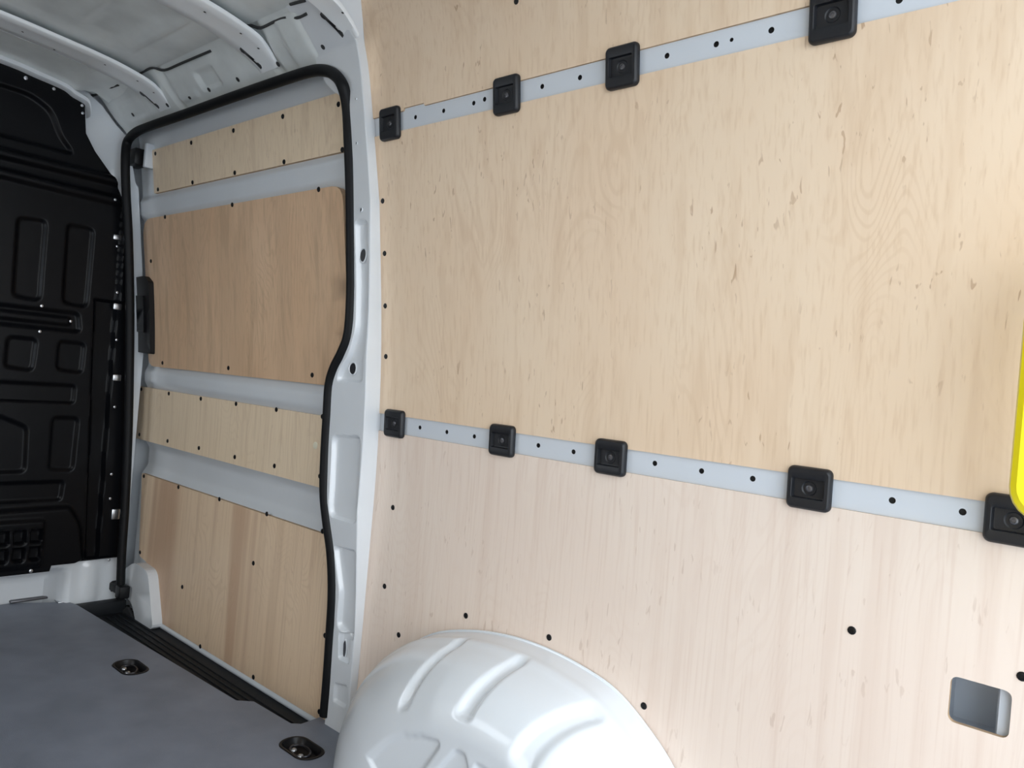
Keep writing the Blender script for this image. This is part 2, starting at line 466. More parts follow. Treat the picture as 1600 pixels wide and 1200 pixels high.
# pocket behind the rectangular cut-out
pk = grid('pocket', [[(x, y, z) for z in (.50, .62)] for x, y in ((-.255, 1.334), (-.252, 1.415), (-.182, 1.42), (-.181, 1.320), (-.178, 1.314), (-.150, 1.314))], 'rail_paint', wr)
for zz in (.50, .62):
    grid('pocket', [[(x, y, zz) for y in (1.334, 1.43)] for x in (-.26, -.15)], 'rail_paint', wr)
lw = plate('wall_left', [(-3.1, -.03), (XEND, -.03), (XEND, 1.95), (-3.1, 1.95)], [rrect(-2.25, 1.15, .92, .68, .06)], lambda a, b, d: (a, -(W(b)) + .74 - d, b), .01, ['birch_strip', 'ply_edge'], step=.3)  # unseen wall; opening added so daylight reaches the sliding door
tag(lw, 'plywood lined side wall of the van with an opening added to let daylight in, facing the sliding door', 'wall', kind='structure')

roof_prof = [(1.150, 1.800), (1.118, 1.832), (1.085, 1.866), (1.05, 1.889), (1.0, 1.893), (.93, 1.901), (.8, 1.913), (.62, 1.925), (.37, 1.932), (.1, 1.921), (-.2, 1.895), (-.34, 1.865), (-.41, 1.80)]
def along(prof, n):
    sp = smooth_poly(prof, n); return sp
xs_ = np.linspace(-3.09, XEND, 160)
sp = [(y, z) for y, z in along(roof_prof[3:], 8)]
U, Vv = np.meshgrid(xs_, np.array([p[0] for p in sp]), indexing='ij')
feats = []
for x0, x1 in ((-2.98, -2.82), (-2.60, -2.16), (-1.92, -1.70), (-1.48, -.95), (-.8, -.2)):
    feats.append((rrect((x0 + x1) / 2, .45, x1 - x0, .95, .05), -.006, .02, 'fill'))
    for yy in (.95, .78, .54, .30):
        feats.append((rrect((x0 + x1) / 2, yy, (x1 - x0) * .9, .012, .005), .005, .012, 'fill'))
    for yy in (.86, .62, .38):
        feats.append((rrect((x0 + x1) / 2, yy, (x1 - x0) * .78, .09, .03), -.007, .014, 'fill'))
hh = relief(U, Vv, feats)
pts = [[(xs_[i], sp[j][0], sp[j][1] - hh[i, j]) for j in range(len(sp))] for i in range(len(xs_))]
ceil = grid('ceiling', pts, 'primer_paint', thick=.004, facing=(0, 0, -1))
tag(ceil, 'bare painted metal van roof panel between the ribs', 'ceiling', kind='structure')

# header (cant rail) over the sliding door
hp = smooth_poly([(1.172, 1.768), (1.155, 1.790), (1.128, 1.812), (1.098, 1.842), (1.072, 1.872), (1.052, 1.888), (1.035, 1.892)], 6)
hx = np.linspace(-3.088, -1.655, 130)
hs = [0.0]
for a, b in zip(hp, hp[1:]): hs.append(hs[-1] + hypot(b[0] - a[0], b[1] - a[1]))
U, Vv = np.meshgrid(hx, np.array(hs), indexing='ij')
feats = [(rrect(-2.36, .085, .11, .055, .008), -.010, .008, 'fill'), (rrect(-1.86, .075, .10, .16, .008), .007, .008, 'fill'), (rrect(-2.00, .08, .035, .20, .008), -.007, .01, 'fill'), (rrect(-2.60, .08, .035, .20, .008), -.007, .01, 'fill'),
         (rrect(-2.52, .06, .12, .03, .008), .004, .01, 'fill'), (rrect(-2.92, .085, .16, .06, .01), -.004, .01, 'fill')]
hh = relief(U, Vv, feats)
pts = [[(hx[i], hp[j][0] - hh[i, j] * .7, hp[j][1] - hh[i, j] * .7) for j in range(len(hp))] for i in range(len(hx))]
hd = grid('trim_3', pts, 'primer_paint', thick=.004, facing=(0, -.7, -.7))
tag(hd, 'grey painted metal header rail above the sliding door with clip holes', 'header rail', kind='structure')
for u, v in [(142, 185), (208, 179), (262, 164), (296, 151), (327, 140), (372, 124), (435, 100), (505, 73)]:
    best = None
    for j in range(len(hp) - 1):
        y = (hp[j][0] + hp[j + 1][0]) / 2; z = (hp[j][1] + hp[j + 1][1]) / 2; p = on_y(u, v, y)
        if best is None or abs(p.z - z) < best[0]: best = (abs(p.z - z), p)
    p = best[1]
    if p.x > -3.07: fixing(HOLE, 'clip_hole', p + Vector((0, -.001, -.001)), (0, -.7, -.7), hd, 1.0 if (u, v) != (296, 151) else 1.2)

# roof ribs, part of the ceiling
def rib(xc, w_=.135, last=False):
    prof = [(1.140, 1.800), (1.118, 1.818), (1.075, 1.843), (1.02, 1.860), (.93, 1.876), (.8, 1.888), (.62, 1.900), (.37, 1.906), (.1, 1.895), (-.15, 1.87), (-.33, 1.84), (-.39, 1.79)]
    s = smooth_poly(prof, 5)
    rows = []
    for y, z in s:
        zt = min(z + .009, table([(-.4, 1.80), (-.34, 1.86), (-.2, 1.89), (.1, 1.916), (.37, 1.927), (.62, 1.920), (.8, 1.908), (.93, 1.896), (1.0, 1.887), (1.05, 1.882), (1.085, 1.858), (1.14, 1.806)], y))
        zt = max(zt, z + .003)
        e = .5 if y < 1.07 else lerp(.5, .36, min(1, (y - 1.07) / .07))
        sec = [(-e, zt), (-e + .01, z + .003), (-e + .04, z), (-.2, z), (0, z + .001), (.2, z), (e - .04, z), (e - .01, z + .003), (e, zt)]
        rows.append([(xc + a * w_, y, b) for a, b in sec])
    o = grid('roof_rib', rows, 'rib_paint', ceil, thick=.002, facing=(0, 0, -1))
    # dark pieces on the rib standing for shade in its drain slot and small holes
    a = Vector((xc - .034, 1.075, 1.8405)); b = Vector((xc - .030, 1.122, 1.813))
    n_ = Vector((0, -.5, -.86)); q = []
    for k in range(2):
        for j in range(5):
            an = pi / 2 + pi * j / 4 + pi * k
            q.append((b if k else a) + Vector((1, 0, 0)) * (.011 * sin(an + pi / 2)) + (b - a).normalized() * (.011 * cos(an + pi / 2)))
    V = [p + n_ * .0012 for p in q] + [p - n_ * .003 for p in q]; n = len(q)
    me = mesh('slot', V, [tuple(range(n)), tuple(range(2 * n - 1, n - 1, -1))] + [(i, (i + 1) % n, n + (i + 1) % n, n + i) for i in range(n)], False)
    link('slot', fix_normals(me), 'sealant_hole_shade', o)
    for y, dx in ((1.03, .03), (.93, .02), (.80, -.04), (.70, .0), (1.085, .03)):
        z = table([(.62, 1.900), (.8, 1.888), (.93, 1.876), (1.02, 1.86), (1.075, 1.843), (1.118, 1.818)], y)
        fixing(HOLE, 'rib_hole', (xc + dx, y, z - .0005), (0, -.15, -1), o, .45) if False else None
        h = bpy.data.objects.new('rib_hole', HOLE); COL.objects.link(h); h.parent = o
        h.location = Vector((xc + dx, y, z - .0008)) - WP[ceil.name] - (WP[o.name] - WP[ceil.name]); h.rotation_euler = Vector((0, -1, 0)).rotation_difference(Vector((0, -.25, -.97))).to_euler(); h.scale = (.45,) * 3
for xc, ww in ((-2.715, .135), (-2.045, .135), (-1.652, .075), (-.95, .135), (-.30, .135)): rib(xc, ww)
# front cross flange of the roof above the bulkhead
rows = []
for y, z in smooth_poly([(1.015, 1.800), (1.005, 1.842), (.960, 1.858), (.926, 1.873), (.84, 1.884), (.73, 1.896), (.37, 1.910), (-.1, 1.89), (-.33, 1.84)], 6):
    rows.append([(-3.075, y, z - .010), (-3.042, y, z - .010), (-3.034, y, z - .006), (-3.033, y, z + .004), (-3.04, y, z + .010)])
grid('roof_flange', rows, 'body_paint', ceil, thick=.002, facing=(0, 0, -1))
rows = []
for y, z in smooth_poly([(1.075, 1.865), (1.03, 1.885), (1.0, 1.885), (.960, 1.872), (.926, 1.883), (.84, 1.894), (.73, 1.906), (.37, 1.920), (-.1, 1.90), (-.33, 1.86)], 6):
    zt = table([(-.34, 1.865), (-.2, 1.895), (.1, 1.921), (.37, 1.932), (.62, 1.925), (.8, 1.913), (.93, 1.901), (1.0, 1.893), (1.05, 1.889), (1.085, 1.866)], y) - .002
    rows.append([(-3.045, y, min(z - .004, zt)), (-3.02, y, min(z + .002, zt)), (-2.98, y, zt - (zt - z) * .6), (-2.93, y, zt - (zt - z) * .25), (-2.85, y, zt + .002)])
grid('roof_front_sheet', rows, 'primer_paint', ceil, thick=.002, facing=(0, 0, -1))
cross = sorted([(a, b) for a, b in hp] + [q_ for q_ in sp if q_[0] < 1.03 and q_[0] > .6])
def on_roof(u, v):                  # where a sight line meets header or roof skin
    best = None
    for y in np.linspace(.75, 1.16, 160):
        p = on_y(u, v, float(y)); e = abs(p.z - table(cross, float(y)))
        if best is None or e < best[0]: best = (e, p)
    return best[1] + Vector((0, -.002, -.002))
# dark wavy seam of sealant where roof skin and header meet
for pts_ in ([(215, 117), (228, 110), (240, 105), (258, 109), (285, 98), (330, 79)], [(118, 142), (135, 149), (152, 147), (172, 137), (186, 132)],
             [(378, 42), (392, 39), (408, 43), (430, 33), (447, 27), (466, 27), (480, 21)], [(455, 6), (466, 3), (478, 0)]):
    P3 = [on_roof(u, v) for u, v in smooth_poly(pts_, 4)]
    tube('sealant_seam', P3, .0042, 'sealant_hole_shade', ceil, 6)

# ------------------------------------------------------------------ front: white body frame, black bulkhead
fz = np.linspace(-.03, 1.93, 140); fy = np.linspace(-.56, 1.30, 150)
U, Vv = np.meshgrid(fy, fz, indexing='xy')
feats = [([(-2, -.5), (1.075, -.5), (1.075, .115), (-2, .115)], -.098, .05, 'fill'), (rrect(1.175, .07, .05, .16, .02), .010, .015, 'fill'), (rrect(1.24, .9, .05, 1.5, .02), .006, .015, 'fill')]
hh = relief(U, Vv, feats)
def yfr(z): return min(1.30, W(z) + .02) if z < 1.6 else table([(1.6, 1.215), (1.77, 1.17), (1.80, 1.13), (1.86, 1.07), (1.93, .95)], z)
pts = [[(-3.095 + hh[j, i], -.56 + (fy[i] + .56) * (yfr(fz[j]) + .56) / 1.86, fz[j]) for i in range(len(fy))] for j in range(len(fz))]
ff = grid('wall_front', pts, 'body_paint', thick=.01, facing=(1, 0, 0))
tag(ff, 'white painted body frame around and below the black bulkhead', 'wall', kind='structure')

yr = [(.125, 1.258), (.19, 1.262), (.5, 1.246), (.83, 1.234), (1.2, 1.212), (1.4, 1.178), (1.53, 1.160), (1.597, 1.125), (1.68, 1.050), (1.735, 1.015), (1.835, 1.003), (1.848, .962), (1.869, .930), (1.876, .90), (1.884, .830), (1.892, .73), (1.900, .60)]
bz = np.concatenate([np.linspace(.140, 1.80, 300), np.linspace(1.806, 1.899, 26)])
t_ = np.concatenate([np.linspace(0, .45, 30), np.linspace(.455, 1, 210)])
Ug = np.zeros((len(bz), len(t_))); Vg = np.zeros_like(Ug)
for j, z in enumerate(bz):
    R_ = table(yr, z); Ug[j] = -.56 + (R_ + .56) * t_; Vg[j] = z
def byz(l): return [(p.y, p.z) for p in (on_x(u, v, -3.07) for u, v in l)]
RD = -.011
feats = [
    (round_poly(byz([(28, 340), (72, 345), (62, 470), (20, 462)]), .02), RD, .012, 'fill'),
    (round_poly(byz([(106, 350), (146, 358), (135, 480), (98, 473)]), .02), RD, .012, 'fill'),
    (round_poly(byz([(12, 526), (57, 530), (50, 579), (7, 573)]), .018), RD, .012, 'fill'),
    (round_poly(byz([(92, 533), (132, 537), (127, 583), (88, 577)]), .018), RD, .012, 'fill'),
    (round_poly([(.3, .69), (.826, .697), (.911, .659), (.916, .502), (.3, .495)], .018), RD, .012, 'fill'),
    (round_poly(byz([(82, 652), (122, 653), (113, 735), (76, 734)]), .018), RD, .012, 'fill'),
    (round_poly([(.1, 1.080), (1.045, 1.080), (1.055, 1.014), (.1, 1.014)], .015), -.012, .014, 'fill'),
    (round_poly([(.1, 1.060), (1.02, 1.060), (1.02, 1.034), (.1, 1.034)], .01), .010, .010, 'fill'),
    (round_poly([(.1, .815), (1.055, .815), (1.055, .752), (.1, .752)], .012), RD, .010, 'fill'),
    (round_poly([(.1, .462), (1.045, .462), (1.04, .395), (.1, .392)], .012), RD, .010, 'fill'),
    (round_poly([(.1, 1.605), (1.3, 1.605), (1.3, 1.575), (.1, 1.575)], .01), .018, .016, 'fill'),
    (round_poly([(.1, 1.545), (1.3, 1.53), (1.3, 1.50), (.1, 1.52)], .01), .014, .016, 'fill'),
    (round_poly([(.1, 1.825), (.83, 1.815), (.90, 1.78), (.935, 1.70), (.985, 1.650), (.1, 1.655)], .03), -.014, .014, 'fill'),
    (round_poly([(1.096, 1.14), (1.145, .16), (1.30, .16), (1.30, 1.14)], .004), -.016, .012, 'fill'),
    (round_poly([(1.165, 1.56), (1.185, .15), (1.35, .15), (1.35, 1.56)], .004), .020, .010, 'fill'),
    (round_poly([(.1, .355), (1.07, .37), (1.11, .30), (1.13, .16), (1.09, .12), (.1, .12)], .02), .020, .02, 'fill'),
    (round_poly([(.1, .33), (.985, .33), (.985, .165), (.1, .165)], .012), .012, .015, 'fill'),
]
for k in range(8):
    for r_ in range(2):
        feats.append((rrect(.962 - k * .052, .275 - r_ * .062, .034, .046, .005, 2), -.020, .008, 'fill'))
hh = relief(Ug, Vg, feats)
# lower skirt rises at its outer end
pts = []
for j in range(len(bz)):
    row = []
    for i in range(len(t_)):
        z = Vg[j, i]
        if j < 6: z += (.020 if Ug[j, i] > 1.02 else 0) * (1 - j / 6)
        row.append((-3.066 + hh[j, i], Ug[j, i], z))
    pts.append(row)
bk = grid('bulkhead', pts, 'black_shell', thick=.008, facing=(1, 0, 0))
tag(bk, 'black pressed steel bulkhead partition with recessed panels and a vent grille', 'bulkhead', kind='structure')
def bx_at(u, v):
    p = on_x(u, v, -3.066)
    i = np.unravel_index(np.argmin((Ug - p.y) ** 2 + (Vg - p.z) ** 2), Ug.shape)
    X = -3.066 + hh[i]; return on_x(u, v, X)
for u, v in [(40, 122), (84, 139), (128, 165), (129, 177), (180, 312), (65, 478), (62, 518), (110, 502), (183, 385), (183, 457), (182, 531), (179, 636), (174, 741), (172, 779), (170, 875), (48, 892)]:
    fixing(RIV, 'rivet', bx_at(u, v) + Vector((.001, 0, 0)), (1, 0, 0), bk, 1.15 if v > 100 and u < 60 else .9)
for u, v, h_ in [(182, 371, .020), (182, 479, .024), (181, 590, .024), (179, 803, .040)]:
    p = bx_at(u, v)
    c_ = box('edge_clip', (p.x - .002, p.y - .014, p.z - h_ / 2), (p.x + .010, p.y + .016, p.z + h_ / 2), 'steel', bk, bev=.003)
    c_['label'] = 'bright metal edge clip'
# steel bracket and plug at the floor's front corner
pb = on_z(104, 937, .004)
br = empty('floor_bracket', (pb.x, pb.y, 0)); tag(br, 'small bright metal bracket at the front corner of the floor board', 'bracket')
box('foot', (pb.x - .03, pb.y - .035, 0), (pb.x + .02, pb.y + .03, .004), 'steel', br, bev=.0015)
box('stop', (pb.x - .012, pb.y - .01, .003), (pb.x + .010, pb.y + .02, .016), 'dark_steel', br, bev=.003)
gp = on_z(48, 938, .0)
gc = box('floor_edge_plug', (gp.x - .03, gp.y - .07, .0), (gp.x + .012, gp.y + .07, .010), 'screw_dark', bev=.005)
tag(gc, 'flat grey plug piece lying at the front edge of the floor', 'plug')

# ------------------------------------------------------------------ sliding door
DO = .035                           # door skin lies this far outside the lining plane
DX0, DX1 = -3.10, -1.60
dz = np.linspace(-.068, 1.80, 304); dx = np.linspace(DX0, DX1, 180)
U, Vv = np.meshgrid(dx, dz, indexing='xy')
def dxz(l, off=DO): return [(p.x, p.z) for p in (on_w(u, v, off) for u, v in l)]
A = dxz([(240, 236), (245, 303), (232, 345), (238, 572), (217, 603), (217, 685), (222, 738), (217, 868), (243, 970)])
XL = sum(a[0] for a in A[:2]) / 2
print('DOOR XZ', [(round(a, 3), round(b, 3)) for a, b in A])
B = dxz([(535, 152), (543, 245), (540, 273), (515, 600), (510, 645), (508, 750), (508, 815), (500, 1118)])
print('DOOR R', [(round(a, 3), round(b, 3)) for a, b in B])
zT0, zT1 = A[1][1], A[0][1]
zW0, zW1 = A[3][1], A[2][1]
zB0, zB1 = A[5][1], A[4][1]
zL1 = A[6][1]
feats = [
    (rrect(-2.2, (zT0 + zW1) / 2, 2.2, (zT0 - zW1) * .75, .02), .012, .03, 'fill'),
    (rrect(-2.2, (zW0 + zB1) / 2, 2.2, (zW0 - zB1) * .75, .02), .014, .04, 'fill'),
    (rrect(-2.2, (zB0 + zL1) / 2, 2.2, (zB0 - zL1) * .80, .02), -.022, .05, 'fill'),
    (rrect(A[4][0] - .035, .85, .045, 1.75, .02), .010, .02, 'fill'),
    (rrect(-2.3, -.046, 1.5, .020, .004), .014, .008, 'fill'),
]
hh = relief(U, Vv, feats)
pts = [[(dx[i], W(dz[j]) + DO + .002 - hh[j, i], dz[j]) for i in range(len(dx))] for j in range(len(dz))]
door = grid('door_1', pts, 'body_paint', thick=.03, facing=(0, -1, 0))
tag(door, 'grey-white metal sliding side door lined with four plywood panels', 'sliding door', kind='structure')
def door_panel(label, poly, r, mat, off, th, caps, holes=()):
    o = plate('plywood_panel', round_poly(poly, r), list(holes), Pw(off), th, [mat, 'ply_edge'], door, step=.08)
    o['label'] = label
    # parent offset bookkeeping for grandchildren
    for u, v in caps:
        p = on_w(u, v, off)
        c = bpy.data.objects.new('screw_cap', CAP); COL.objects.link(c); c.parent = o
        c.location = p - WP[o.name]; c.rotation_euler = Vector((0, -1, 0)).rotation_difference(wall_n(p.z)).to_euler(); c.scale = (1.12, 1.1, 1.12)
    return o
xR = -1.70
door_panel('narrow pale plywood strip at the top of the sliding door', [(XL, zT0), (xR, zT0), (xR, zT1), (XL, zT1)], .006, 'birch_strip', DO - .008, .012,
           [(299, 223), (365, 204), (442, 182), (529, 163), (535, 234), (444, 253), (367, 270), (301, 285), (247, 296), (243, 240)])
xWL = min(A[2][0], A[3][0]) ; xWL = (A[2][0] + A[3][0]) / 2
door_panel('large darker tan plywood panel with rounded corners filling the window opening', [(xWL + .01, zW0), (-1.76, zW0 + .005), (-1.775, zW1), (xWL, zW1)], [.05, .05, .05, .07], 'birch_tan', DO - .022, .024,
           [(258, 339), (363, 320), (498, 296), (254, 567), (357, 575), (488, 586), (236, 408)])
xb = (A[4][0] + A[5][0]) / 2
band = door_panel('pale plywood band across the middle of the door with two screw rows', [(xb, zB0), (xR, zB0), (xR, zB1), (xb, zB1)], .006, 'birch_strip', DO - .008, .012,
           [(221, 608), (264, 615), (314, 623), (369, 631), (432, 640), (504, 651), (218, 679), (262, 689), (311, 700), (367, 714), (429, 728), (500, 744)])
p = on_w(493, 696, DO - .008)
bp_ = bpy.data.objects.new('round_plug', dome_me('round_plug', .011, .0025)); bp_.data.materials.append(M['beige_plug']); COL.objects.link(bp_); bp_.parent = band; bp_.location = p - WP[band.name]; bp_['label'] = 'small beige plug'
C_ = dxz([(222, 738), (217, 868), (231, 880), (240, 905), (243, 970)], DO - .008)
zLb = -.034
door_panel('tall plywood panel with reddish heartwood streaks at the foot of the door', [(C_[4][0], zLb), (xR, zLb), (xR, zL1), (C_[0][0], zL1), (C_[1][0], C_[1][1]), (C_[2][0], C_[2][1]), (C_[3][0], C_[3][1])], [.004, .004, .006, .006, .02, .03, .02], 'birch_heart', DO - .008, .012,
           [(225, 744), (279, 761), (343, 780), (417, 803), (504, 830), (219, 863), (396, 880), (285, 917), (313, 1010), (396, 1058), (508, 993), (245, 969), (499, 1112)])
# black door latch housing on the front edge
q = [on_w(u, v, -.01) for u, v in ((209, 432), (236, 432), (238, 553), (210, 548))]
lq = [(q_.x, q_.z) for q_ in (on_w(u, v, -.004) for u, v in ((199, 436), (226, 431), (233, 440), (235, 553), (208, 549), (201, 540)))]
lt = plate('latch_housing', round_poly(lq, .008), [], Pw(-.006), .03, ['cap_plastic'], door, step=.04); lt['label'] = 'black plastic latch housing'
lq = [(q_.x, q_.z) for q_ in (on_w(u, v, -.008) for u, v in ((210, 462), (225, 462), (226, 520), (212, 518)))]
lc = plate('latch_cover', round_poly(lq, .004), [], Pw(-.012), .008, ['black_shell'], lt, step=.2)
# black upper roller block with a pale strip beside it
p = on_w(210, 246, .0)
ub = box('roller_block', (p.x - .055, p.y - .012, p.z - .03), (p.x + .035, p.y + DO + .005, p.z + .032), 'cap_plastic', door, bev=.005); ub['label'] = 'black upper roller block'
p = on_w(229, 243, .01)
box('guide_strip', (p.x - .008, p.y - .008, p.z - .045), (p.x + .010, p.y + DO, p.z + .045), 'rail_paint', door, bev=.003)
# rounded white hinge cover in the bottom front corner, roller arm and its painted cavity shade
def yW(l, off): return [(p.x, p.z) for p in (on_w(u, v, off) for u, v in l)]
hc = round_poly(yW([(212, 878), (233, 893), (241, 985), (214, 975), (208, 940), (186, 925), (190, 893)], -.005), .034)
o = plate('hinge_cover', hc, [], Pw(-.01), .05, ['body_paint'], door, step=.2); o['label'] = 'white rounded hinge cover'
p = on_w(188, 920, -.03)
ra = empty('roller_arm', (p.x, p.y, p.z)); ra.parent = door; ra.location = p - WP[door.name]; ra['label'] = 'black roller arm'
for nm, lo, hi, mt in (('arm', (-.06, -.02, -.016), (.03, .012, .016), 'rubber'), ('roller', (.020, -.028, -.024), (.062, .012, .024), 'cap_plastic'), ('pin', (-.075, -.015, -.024), (-.05, .01, .02), 'black_plastic')):
    me = box_me(nm, [p[i] + lo[i] for i in range(3)], [p[i] + hi[i] for i in range(3)], .006, 3)
    c = link(nm, me, mt, None); c.parent = ra; c.location = WP[c.name] - p
cv = round_poly(yW([(190, 955), (198, 948), (206, 965), (208, 985), (188, 985)], -.012), .006)
o = plate('roller_cavity_shade', cv, [], Pw(-.0115), .01, ['sealant_hole_shade'], door, step=.2)  # dark sheet painted as the shade of the roller cavity

# ------------------------------------------------------------------ pillar between door and lining
PXT = [(0, -1.600), (1.40, -1.601), (1.62, -1.622), (1.76, -1.637), (1.81, -1.642), (1.90, -1.625)]   # rear corner of the pillar
po_tab = [(-.03, .018), (.15, .022), (.27, .023), (.38, .030), (.60, .050), (.76, .048), (1.0, .047), (1.1, .040), (1.26, .033), (1.40, .029), (1.51, .026), (1.66, .026), (1.8, .026), (1.95, .026)]
def on_pillar(u, v, extra=0.0):
    Y = 1.22
    for _ in range(30):
        p = on_y(u, v, Y); Y = W(p.z) - table(po_tab, p.z) - extra
    return on_y(u, v, Y)
left_px = [(508, 1122), (513, 1060), (518, 985), (521, 925), (519, 865), (512, 812), (508, 765), (510, 700), (513, 650), (516, 602), (524, 574), (536, 550), (546, 520), (550, 460), (550, 400), (549, 300), (546, 210), (541, 150)]
Lp = [on_pillar(u, v) for u, v in left_px]
lz = sorted((p.z, p.x) for p in Lp)
lz = [(-.06, lz[0][1])] + lz
z_top = lz[-1][0]
NXP = 70
pz = np.linspace(-.055, 1.90, 530)
def pl_left(z):
    if z > z_top: return lz[-1][1] - .42 * min(1.0, (z - z_top) / .10) ** .5 * 0.3
    return table(lz, z)
LS = [pl_left(z) for z in pz]
# soften the contour
LS = np.convolve(np.pad(LS, 6, mode='edge'), np.ones(13) / 13, 'valid')
Up = np.zeros((len(pz), NXP)); Vp = np.zeros_like(Up)
for j, z in enumerate(pz): Up[j] = np.linspace(LS[j], table(PXT, z) - .003, NXP); Vp[j] = z
def ppx(l): return [(p.x, p.z) for p in (on_pillar(u, v) for u, v in l)]
feats = [
    (round_poly(ppx([(555, 346), (573, 345), (574, 450), (570, 530), (565, 596), (527, 594), (530, 580), (545, 555), (556, 515), (558, 440)]), .015), -.013, .009, 'fill'),
    (round_poly(ppx([(520, 681), (562, 683), (556, 817), (515, 806)]), .02), -.013, .010, 'fill'),
    (round_poly(ppx([(522, 853), (555, 862), (551, 1002), (527, 978), (531, 925)]), .015), -.013, .010, 'fill'),
    (round_poly(ppx([(530, 988), (547, 992), (545, 1036), (529, 1028)]), .008), -.016, .006, 'fill'),
    (round_poly(ppx([(523, 1068), (542, 1073), (540, 1105), (521, 1096)]), .010), -.009, .009, 'fill'),
]
hh = relief(Up, Vp, feats)
pts = []
for j, z in enumerate(pz):
    off = table(po_tab, z); row = []
    if z > 1.785: off = max(off, W(z) - table([(1.785, 1.157), (1.812, 1.126), (1.842, 1.096), (1.872, 1.070), (1.888, 1.05), (1.90, 1.03)], z))
    yb = W(z) + .03
    row.append((Up[j, 0] + .002, yb, z)); row.append((Up[j, 0] - .001, W(z) - off + .006, z))
    for i in range(NXP): row.append((Up[j, i], W(z) - off - hh[j, i], z))
    px_ = table(PXT, z); row.append((px_ - .0008, W(z) - off + .0012, z)); row.append((px_, W(z) - off + .004, z)); row.append((px_ + .0005, W(z) - .006, z)); row.append((px_ + .001, W(z) + .004, z))
    pts.append(row)
pil = grid('trim_4', pts, 'body_paint', facing=(0, -1, 0))
sharp(pil.data, 28)
tag(pil, 'light grey painted door pillar with pressed pockets beside the plywood lining', 'pillar', kind='structure')
for (u, v, rx, rz, mt) in [(568, 399, .014, .019, 'sealant_hole_shade'), (552, 576, .016, .017, 'dark_steel'), (565, 328, .005, .006, 'sealant_hole_shade'), (539, 1014, .009, .026, 'dark_steel'), (558, 224, .0035, .0035, 'sealant_hole_shade'), (557, 155, .003, .003, 'sealant_hole_shade')]:
    p = on_pillar(u, v, -.0125 if v > 340 and v < 1000 else (-.015 if v > 1000 else 0))
    L_ = []
    for s, d in ((1.12, .0), (1.06, -.0030), (.96, -.0034), (.86, -.0012), (.3, -.0010)):
        L_.append([(p.x + rx * s * cos(2 * pi * k / 20), p.y + d + (-(p.z - p.z)), p.z + rz * s * sin(2 * pi * k / 20)) for k in range(20)])
    mfr = fix_normals(loops_me('pillar_hole', L_)); me_cap = [i for i, pg in enumerate(mfr.polygons)]
    o = link('pillar_hole', mfr, 'body_paint', pil)
    pr = [(x, p.y - .0016, z) for x, y, z in L_[3]]
    n = 20
    V = pr + [(x, y + .004, z) for x, y, z in pr]
    me = fix_normals(mesh('hole_shade_disc', V, [tuple(range(n)), tuple(range(2 * n - 1, n - 1, -1))] + [(i, (i + 1) % n, n + (i + 1) % n, n + i) for i in range(n)], False))
    hb = link('hole_shade_disc', me, mt, None); hb.parent = o; hb.location = WP[hb.name] - WP[o.name]  # dark disc at the surface, painted as the shade in the hole

# ------------------------------------------------------------------ rubber door seal
path = []
for u, v in [(188, 935), (190, 870), (196, 780), (201, 650), (203, 500), (201, 380), (197, 300), (196, 248)]: path.append(on_x(u, v, -3.02))
for u, v, Y in [(199, 222, 1.147), (212, 207, 1.147), (235, 197, 1.148), (290, 178, 1.148), (360, 153, 1.148), (430, 129, 1.148), (480, 113, 1.150), (504, 110, 1.15), (522, 116, 1.152), (535, 133, 1.153)]: path.append(on_y(u, v, Y))
for u, v in [(543, 165), (546, 215), (549, 300), (550, 400), (550, 460), (546, 520), (536, 550), (524, 574), (516, 602), (513, 650), (510, 700), (508, 765), (512, 812), (519, 865), (521, 925), (518, 985), (513, 1060), (508, 1118)]: path.append(on_pillar(u, v, -.004))
path = [Vector(p) for p in smooth_poly([tuple(p) for p in path], 5)]
seal = tube('trim_5', path, .0158, 'rubber', n=12)
tag(seal, 'black rubber seal running around the sliding door opening', 'door seal', kind='structure')

# ------------------------------------------------------------------ plywood lining of the side wall, rails
XA, XB = -1.603, XEND - .02
XT = -1.640                         # the sheet above the upper rail reaches a little further forward
ZR = [(.811, .857), (1.567, 1.613)]
arch_wall = [(-1.535, 0.0), (-1.525, .10), (-1.495, .185), (-1.440, .265), (-1.33, .345), (-1.21, .388), (-1.09, .410), (-.985, .414), (-.89, .405), (-.805, .385), (-.73, .34), (-.667, .285), (-.61, .20), (-.575, .10), (-.56, 0.0)]
TH = .009
def caps_on(o, px):
    for u, v in px:
        p = on_w(u, v, 0); fixing(CAP, 'screw_cap', p, wall_n(p.z), o, 1.0)
low_poly = [(XA, .003), (-1.56, .003)] + [(x + (.006 if x > -1 else -.006) * 0, z + .0) for x, z in smooth_poly([(x + (x + 1.0) * .004, max(z, .003) + (.001 if z > .2 else 0)) for x, z in arch_wall], 3)] + [(XB, .003), (XB, ZR[0][0]), (XA, ZR[0][0])]
# drop duplicate neighbours
lp_ = []
for q_ in low_poly:
    if not lp_ or hypot(q_[0] - lp_[-1][0], q_[1] - lp_[-1][1]) > 1e-4: lp_.append(tuple(map(float, q_)))
low = plate('plywood_panel', lp_, [rrect((HX0 + HX1) / 2, (HZ0 + HZ1) / 2, HX1 - HX0, HZ1 - HZ0, .010, 4)], Pw(0), TH, ['birch_low', 'ply_edge'], step=.07)
tag(low, 'pinkish pale plywood sheet below the lower rail, cut around the wheel arch', 'plywood panel', 'plywood sheets lining the side wall')
caps_on(low, [(614, 793), (601, 916), (623, 992), (728, 962), (858, 996), (1006, 1103), (1331, 985), (1597, 1057)])
mid = plate('plywood_panel', [(XA, ZR[0][1]), (XB, ZR[0][1]), (XB, ZR[1][0]), (-1.621, ZR[1][0]), (XA, 1.38)], [], Pw(0), TH, ['birch', 'ply_edge'], step=.07)
